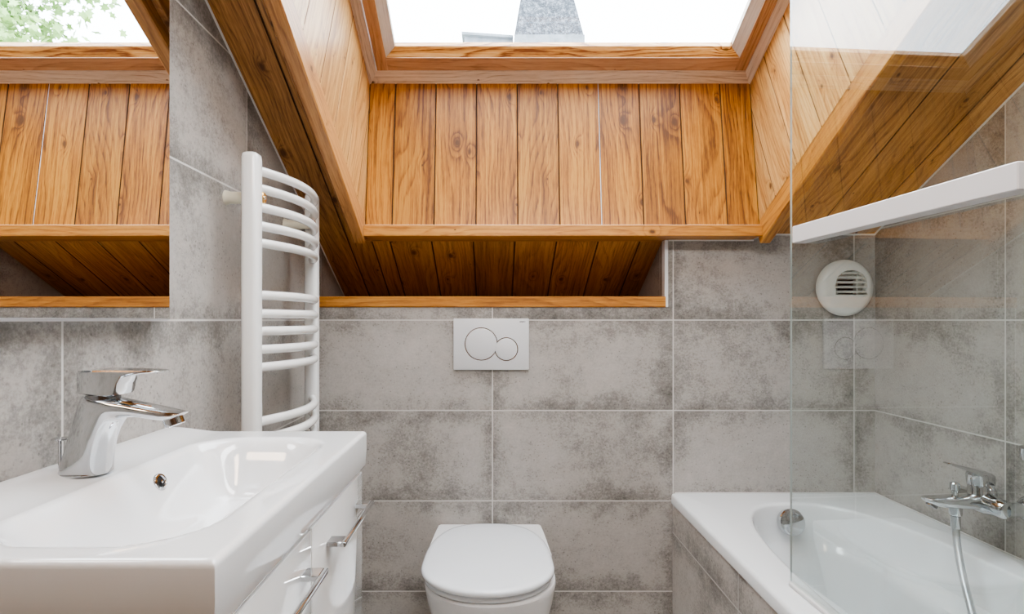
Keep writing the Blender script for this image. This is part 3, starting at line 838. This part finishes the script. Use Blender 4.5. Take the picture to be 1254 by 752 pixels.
# ================================================================= FAUCET
def faucet():
    fx, fy = -.537, .768
    zb = max(basin_z(fx + a, fy + b) for a in (-.028, .0, .02) for b in (-.025, 0, .025)) - .002
    t = thing('basin_faucet', 'chrome single-lever faucet standing on the washbasin', 'faucet')
    bm = bmesh.new()
    # upright body: slanted, one continuous skin into the spout (profile sweep in the x-z plane)
    def ring(cx, cz, tx, tz, h, w, e=.75):
        L = math.hypot(tx, tz); tx, tz = tx / L, tz / L
        nx, nz = -tz, tx
        return [(cx + nx * h * sgnpow(math.cos(2 * PI * k / 28), e), fy + w * sgnpow(math.sin(2 * PI * k / 28), e), cz + nz * h * sgnpow(math.cos(2 * PI * k / 28), e)) for k in range(28)]
    K = .001074
    def q2(p): return (p[0] - 606) * K, zb + (582 - p[1]) * K
    R = []
    pairs = (((78, 582.5), (133, 582.5), .0255), ((79, 579), (133, 579), .0255), ((84, 560), (134.5, 561), .0245), ((91, 535), (138, 543), .0232), ((98, 510), (143, 530), .0225), ((102.5, 494), (148, 522), .0222), ((106, 488), (152, 518), .0221), ((112, 486.5), (156, 516), .022), ((128, 488.5), (163, 515), .0218), ((150, 493), (174, 514.5), .0212), ((180, 499), (190, 517), .0200), ((204, 504), (205, 519), .0185), ((218, 507.5), (216, 516.5), .0165), ((225, 509.5), (224, 512.5), .0125))
    for po, pi_, w_ in pairs:
        xo, zo = q2(po); xi, zi = q2(pi_)
        cx, cz, hx, hz = (xo + xi) / 2, (zo + zi) / 2, (xo - xi) / 2, (zo - zi) / 2
        R.append([(cx + hx * sgnpow(math.cos(2 * PI * k / 36), .72), fy + w_ * sgnpow(math.sin(2 * PI * k / 36), .72), cz + hz * sgnpow(math.cos(2 * PI * k / 36), .72)) for k in range(36)])
    loft(bm, R)
    obj('body', bm, M['chrome'], t, True, 50)
    bm = bmesh.new()
    xl, zl = q2((128, 489)); lathe(bm, (xl, fy, zl - .010), (-.06, 0, 1), [(.0195, 0), (.0195, .012), (.0180, .0135)], 32)
    obj('collar', bm, M['chrome_dark'], t, True, 40)
    bm = bmesh.new(); rings = []
    for x, lo, hi, hw in ((103.5, 475, 464, .012), (105, 480, 459.5, .017), (108, 485, 457.6, .0205), (116, 486.2, 457, .0230), (130, 487.6, 456.6, .0238), (146, 488.8, 456.6, .0230), (151.5, 487, 456.7, .0222), (155, 474, 456.8, .0220), (160, 465.5, 456.9, .0218), (170, 462.8, 457.1, .0212), (184, 461.2, 457.4, .0195), (196, 460.2, 457.9, .0160), (202, 459.6, 458.2, .0105), (203.5, 459.3, 458.5, .006)):
        X, Z0 = q2((x, lo)); _, Z1 = q2((x, hi)); c_ = min(.0022, (Z1 - Z0) * .4)
        rings.append([(X, fy - hw * .82, Z0), (X, fy - hw, Z0 + c_), (X, fy - hw, Z1 - c_), (X, fy - hw + c_, Z1), (X, fy + hw - c_, Z1), (X, fy + hw, Z1 - c_), (X, fy + hw, Z0 + c_), (X, fy + hw * .82, Z0)])
    loft(bm, rings); obj('lever', bm, M['chrome'], t, True, 40)
    bm = bmesh.new(); lathe(bm, (-.4245, fy, zb + .0730), (.35, 0, -.94), [(.0125, 0), (.0125, .0125), (.0105, .0135), (.0095, .0115), (0, .0115)], 28, True, False)
    a = obj('aerator', bm, M['chrome'], t, True)
    # lift rod
    bm = bmesh.new(); tube(bm, [(-.575, fy + .004, zb - .002), (-.575, fy + .004, zb + .040)], .0022, 8); lathe(bm, (-.575, fy + .004, zb + .039), (0, 0, 1), [(.004, 0), (.010, .002), (.010, .0035), (.006, .005), (0, .0055)], 20, True, False); obj('lift_rod', bm, M['chrome'], t, True)
    bm = bmesh.new(); lathe(bm, (-.5375, fy, zb - .0010), (0, 0, 1), [(.0298, 0), (.0298, .0016), (.029, .0022)], 32); obj('base_ring', bm, M['chrome'], t, True)
faucet()

# ================================================================= VANITY CABINET
def cabinet():
    t = thing('vanity_cabinet', 'white high-gloss vanity cabinet with two doors, under the washbasin', 'cabinet')
    x0, x1 = XL + .001, -.258
    y0, y1 = .508, 1.0585
    bm = bmesh.new(); bbox(bm, x0, x1, y0, y1, .20, .775, .0012, 1)
    bbox(bm, x0, x1, y0, y0 + .018, .775, .8275, .0012, 1); bbox(bm, x0, x1, y1 - .018, y1, .775, .8275, .0012, 1); bbox(bm, x1 - .018, x1, y0 + .018, y1 - .018, .775, .8275, .0012, 1)
    obj('carcass', bm, M['gloss_white'], t)
    for k, (a, b, h0, h1) in enumerate(((y0, .7650, .548, .748), (.7690, y1, .832, 1.030))):
        bm = bmesh.new(); bbox(bm, x1 + .001, -.2405, a + .001, b, .202, .8255, .0014, 2); d = obj('door', bm, M['gloss_white'], t, True)
        bm = bmesh.new()
        zz = .7795; xo = -.2405
        bbox(bm, xo + .0215, xo + .0275, h0, h1, zz - .0035, zz + .0035, .0012, 2)
        for yy in (h0, h1 - .026): bbox(bm, xo - .0002, xo + .0225, yy, yy + .026, zz - .0035, zz + .0035, .001, 1)
        obj('handle', bm, M['chrome'], d, True)
    for y in (y0 + .04, y1 - .04):
        for x in (x0 + .04, x1 - .04):
            bm = bmesh.new(); lathe(bm, (x, y, 0), (0, 0, 1), [(.02, 0), (.02, .01), (.014, .012), (.014, .1995)], 20); obj('leg', bm, M['chrome'], t, True)
cabinet()

# ================================================================= MIRROR
mi = thing('wall_mirror', 'frameless rectangular mirror on the left wall above the washbasin', 'mirror')
MX = -.569
bm = bmesh.new(); box(bm, XL + .001, MX - .0035, .42, 1.0205, 1.1035, 1.72); obj('backing', bm, M['alu'], mi)
bm = bmesh.new(); bbox(bm, MX - .003, MX, .418, 1.0225, 1.1015, 1.722, .0012, 1); mm = obj('mirror_glass', bm, M['mirror'], mi)
bm = bmesh.new(); box(bm, MX - .004, MX + .001, .418, 1.0225, 1.0985, 1.1012); obj('bottom_strip', bm, M['alu'], mi)

# ================================================================= TOWEL RADIATOR
def radiator():
    t = thing('towel_radiator', 'white towel radiator with curved bars, on the left wall beside mirror', 'radiator')
    cx = -.527; ya, yb = 1.266, 1.683; top, bot = 1.462, .36
    for y in (ya, yb):
        bm = bmesh.new(); R = []
        hx, hy = .0185, .0215
        for z, k in ((bot, .6), (bot + .006, .92), (bot + .014, 1), (top - .012, 1), (top - .004, .92), (top, .6)):
            R.append([(cx + hx * k * sgnpow(math.cos(2 * PI * j / 28), .62), y + hy * k * sgnpow(math.sin(2 * PI * j / 28), .62), z) for j in range(28)])
        loft(bm, R); obj('upright_tube', bm, M['enamel'], t, True, 50)
    zs = [1.429, 1.390, 1.349, 1.308, 1.270, 1.155, 1.114, 1.0755, 1.0345, .9955, .876, .836, .797, .757, .717, .60, .56, .52, .48, .44]
    bm = bmesh.new(); pts = []
    for k in range(25):
        u = k / 24; y = ya + (yb - ya) * u
        pts.append((cx - .003 + .056 * (1 - (2 * u - 1) ** 2), y, 0))
    tube(bm, pts, .0105, 16)
    first = obj('bar', bm, M['enamel'], t, True, 60); first.location.z = zs[0]
    for z in zs[1:]:
        c = first.copy(); C.objects.link(c); c.parent = t; c.location.z = z
    for y, dy in ((ya, .028), (yb, -.028)):
        for z in (1.371, .50):
            bm = bmesh.new(); tube(bm, [(XL + .001, y + dy, z), (XL + .012, y + dy, z), (cx + .010, y + dy, z)], .013, 18, [.017, .0135, .0125]); br = obj('wall_bracket', bm, M['cream'], t, True)
            bm = bmesh.new(); lathe(bm, (cx + .0095, y + dy, z), (1, 0, 0), [(.0135, 0), (.0135, .006), (.010, .008), (.006, .0075), (0, .0075)], 24, True, False); obj('bracket_ring', bm, M['brass'], br, True)
            bm = bmesh.new(); lathe(bm, (cx + .0168, y + dy, z), (1, 0, 0), [(.0042, 0), (.0038, .003), (0, .0034)], 16, True, False); obj('screw', bm, M['chrome'], br, True)
radiator()

# ================================================================= OUTSIDE
oy = 7.0
def pxo(x, y, d=oy): return (x - 606) / 715 * d, H - (y - 392) / 715 * d
def outside():
    # the roof of a neighbouring house with a tapering clad chimney
    t = thing('neighbour_chimney', 'tapering grey granular chimney beyond the roof window', 'chimney')
    bm = bmesh.new()
    x0, zb = pxo(630, 43); x1, _ = pxo(715, 47); xt0, zt = pxo(648, -70); xt1, _ = pxo(690, -70)
    R = [[(x0, oy, zb), (x1, oy, zb), (x1, oy + .9, zb), (x0, oy + .9, zb)], [(xt0, oy + .2, zt), (xt1, oy + .2, zt), (xt1, oy + .7, zt), (xt0, oy + .7, zt)]]
    loft(bm, R); obj('cladding', bm, M['shingle'], t)
    bm = bmesh.new(); xa, za = pxo(630, 58); xb, _ = pxo(716, 58); box(bm, xa, xb, oy - .01, oy + .92, za - .3, zb + .003); obj('base_band', bm, M['render'], t)
    b = tag(None or obj('neighbour_building', (lambda q: (box(q, pxo(569, 0)[0], pxo(775, 0)[0], oy + .0, oy + 3, -3.0, pxo(0, 58)[1] - .31), q)[1])(bmesh.new()), M['render']), 'pale flat-roofed house seen beyond the roof window', 'building')
    bm = bmesh.new()
    xa, z1 = pxo(568, 39); xb, z2 = pxo(629, 43); _, z3 = pxo(0, 60)
    prism(bm, [(xa, z3 - .3), (xb - .002, z3 - .3), (xb - .002, z2), (xa, z1)], 'Y', oy + .12, oy + .3)
    prism(bm, [(xa - .03, z1 + .002), (xb - .003, z2 + .002), (xb - .003, z2 + .03), (xa - .03, z1 + .035)], 'Y', oy + .06, oy + .34)
    o = obj('parapet', bm, M['render'], b)
    bm = bmesh.new()
    xa, z1 = pxo(718, 53); xb, z2 = pxo(775, 57)
    prism(bm, [(xa, z3 - .3), (xb, z3 - .3), (xb, z2), (xa, z1)], 'Y', oy + .12, oy + .3)
    obj('parapet', bm, M['render'], b)
    # tree, seen in the mirror
    t = thing('garden_tree', 'light green leafy tree outside, seen in the wall mirror', 'tree')
    rnd = random.Random(3)
    bm = bmesh.new(); base = Vector((5.05, 6.6, -3.0))
    tube(bm, bez([base, base + Vector((.05, 0, 3.5)), base + Vector((-.1, .05, 6.5)), base + Vector((-.3, 0, 9))], 6), .1, 10, None)
    obj('trunk', bm, M['bark'], t, True)
    bm = bmesh.new(); tips = []
    for k in range(44):
        z = rnd.uniform(4.4, 8.6); st = base + Vector((-.1, .03, z))
        a = rnd.uniform(0, 2 * PI); L = rnd.uniform(.7, 1.55)
        d = Vector((math.cos(a), math.sin(a), rnd.uniform(.0, .5))).normalized()
        p = bez([st, st + d * L * .5 + Vector((0, 0, .1)), st + d * L + Vector((0, 0, -.05))], 6)
        tube(bm, p, .01, 6, [.022 * (1 - .85 * i / (len(p) - 1)) for i in range(len(p))])
        tips += p[4:]
    obj('branches', bm, M['bark'], t, True)
    bm = bmesh.new()
    shape = [(0, 0), (.18, .30), (.50, .22), (.40, .48), (.62, .72), (.28, .70), (0, 1.05), (-.28, .70), (-.62, .72), (-.40, .48), (-.50, .22), (-.18, .30)]
    for k in range(8000):
        p = rnd.choice(tips) + Vector((rnd.gauss(0, .2), rnd.gauss(0, .2), rnd.gauss(-.06, .17)))
        s_ = rnd.uniform(.075, .13)
        a = Vector((rnd.uniform(-1, 1), rnd.uniform(-1, 1), rnd.uniform(-1.1, .1))).normalized()
        n_ = Vector((rnd.uniform(-1, 1), rnd.uniform(-1, 1), rnd.uniform(.2, 1.2))).normalized()
        b_ = a.cross(n_).normalized()
        c = p + a * s_ * .5
        vs = [bm.verts.new(p + b_ * (x * s_) + a * (y * s_)) for x, y in shape]
        cv = bm.verts.new(c)
        for i in range(len(vs)): bm.faces.new((cv, vs[i], vs[(i + 1) % len(vs)]))
    obj('foliage', bm, M['leaf'], t)
    bm = bmesh.new(); box(bm, -15, 25, 4, 30, -3.2, -3.0); struct(obj('ground', bm, M['soil']))
outside()

# tiles on the return faces run along the other axis
def returns(name, mat, axis):
    me = bpy.data.objects[name].data; me.materials.append(mat)
    for p in me.polygons:
        if abs(p.normal[axis]) > .7: p.material_index = 1
returns('wall_back', M['tile_left'], 0); returns('wall_front', M['tile_right'], 0); returns('wall_tub', M['tile_back'], 1)

# ================================================================= LIGHT
w = bpy.data.worlds.new('overcast'); bpy.context.scene.world = w; w.use_nodes = True
nt = w.node_tree; bg = nt.nodes['Background']
tc = nt.nodes.new('ShaderNodeTexCoord'); sp = nt.nodes.new('ShaderNodeSeparateXYZ'); nt.links.new(tc.outputs['Generated'], sp.inputs[0])
rp_ = nt.nodes.new('ShaderNodeValToRGB'); nt.links.new(sp.outputs[2], rp_.inputs[0])
rp_.color_ramp.elements[0].color = (.84, .92, 1, 1); rp_.color_ramp.elements[1].color = (.90, .95, 1, 1)
nt.links.new(rp_.outputs[0], bg.inputs['Color']); bg.inputs['Strength'].default_value = 6.0

def area(name, loc, target, sx, sy, power, col):
    l = bpy.data.lights.new(name, 'AREA'); l.shape = 'RECTANGLE'; l.size = sx; l.size_y = sy; l.energy = power; l.color = col
    o = bpy.data.objects.new(name, l); C.objects.link(o); o.location = loc
    o.rotation_euler = (Vector(target) - Vector(loc)).to_track_quat('-Z', 'Y').to_euler()
    return o
area('added_fill', (.35, .38, 2.02), (.30, 1.9, .75), 1.1, .28, 8.5, (.97, .985, 1))  # unseen fill added to brighten the room from the camera side

area('added_warm_fill', (0, -.55, 2.3), (0, .4, .8), .4, .3, 4.5, (1, .74, .52))  # added warm fill behind the camera, tints the basin's near face

# ================================================================= CAMERA
cd = bpy.data.cameras.new('camera'); cam = bpy.data.objects.new('camera', cd); C.objects.link(cam)
cam.location = (0, 0, H); cam.rotation_euler = (PI / 2, 0, 0)
cd.sensor_width = 36; cd.sensor_fit = 'HORIZONTAL'
cd.lens = 715 / 1254 * 36
cd.shift_x = (627 - 606) / 1254
cd.shift_y = (392 - 376) / 1254
cd.clip_start = .02
sc_ = bpy.context.scene
sc_.camera = cam
sc_.view_settings.view_transform = 'AgX'
sc_.view_settings.look = 'AgX - Medium High Contrast'
sc_.view_settings.exposure = 0.92
sc_.cycles.max_bounces = 14; sc_.cycles.diffuse_bounces = 6; sc_.cycles.glossy_bounces = 6; sc_.cycles.transparent_max_bounces = 16
sc_.cycles.sample_clamp_indirect = 8
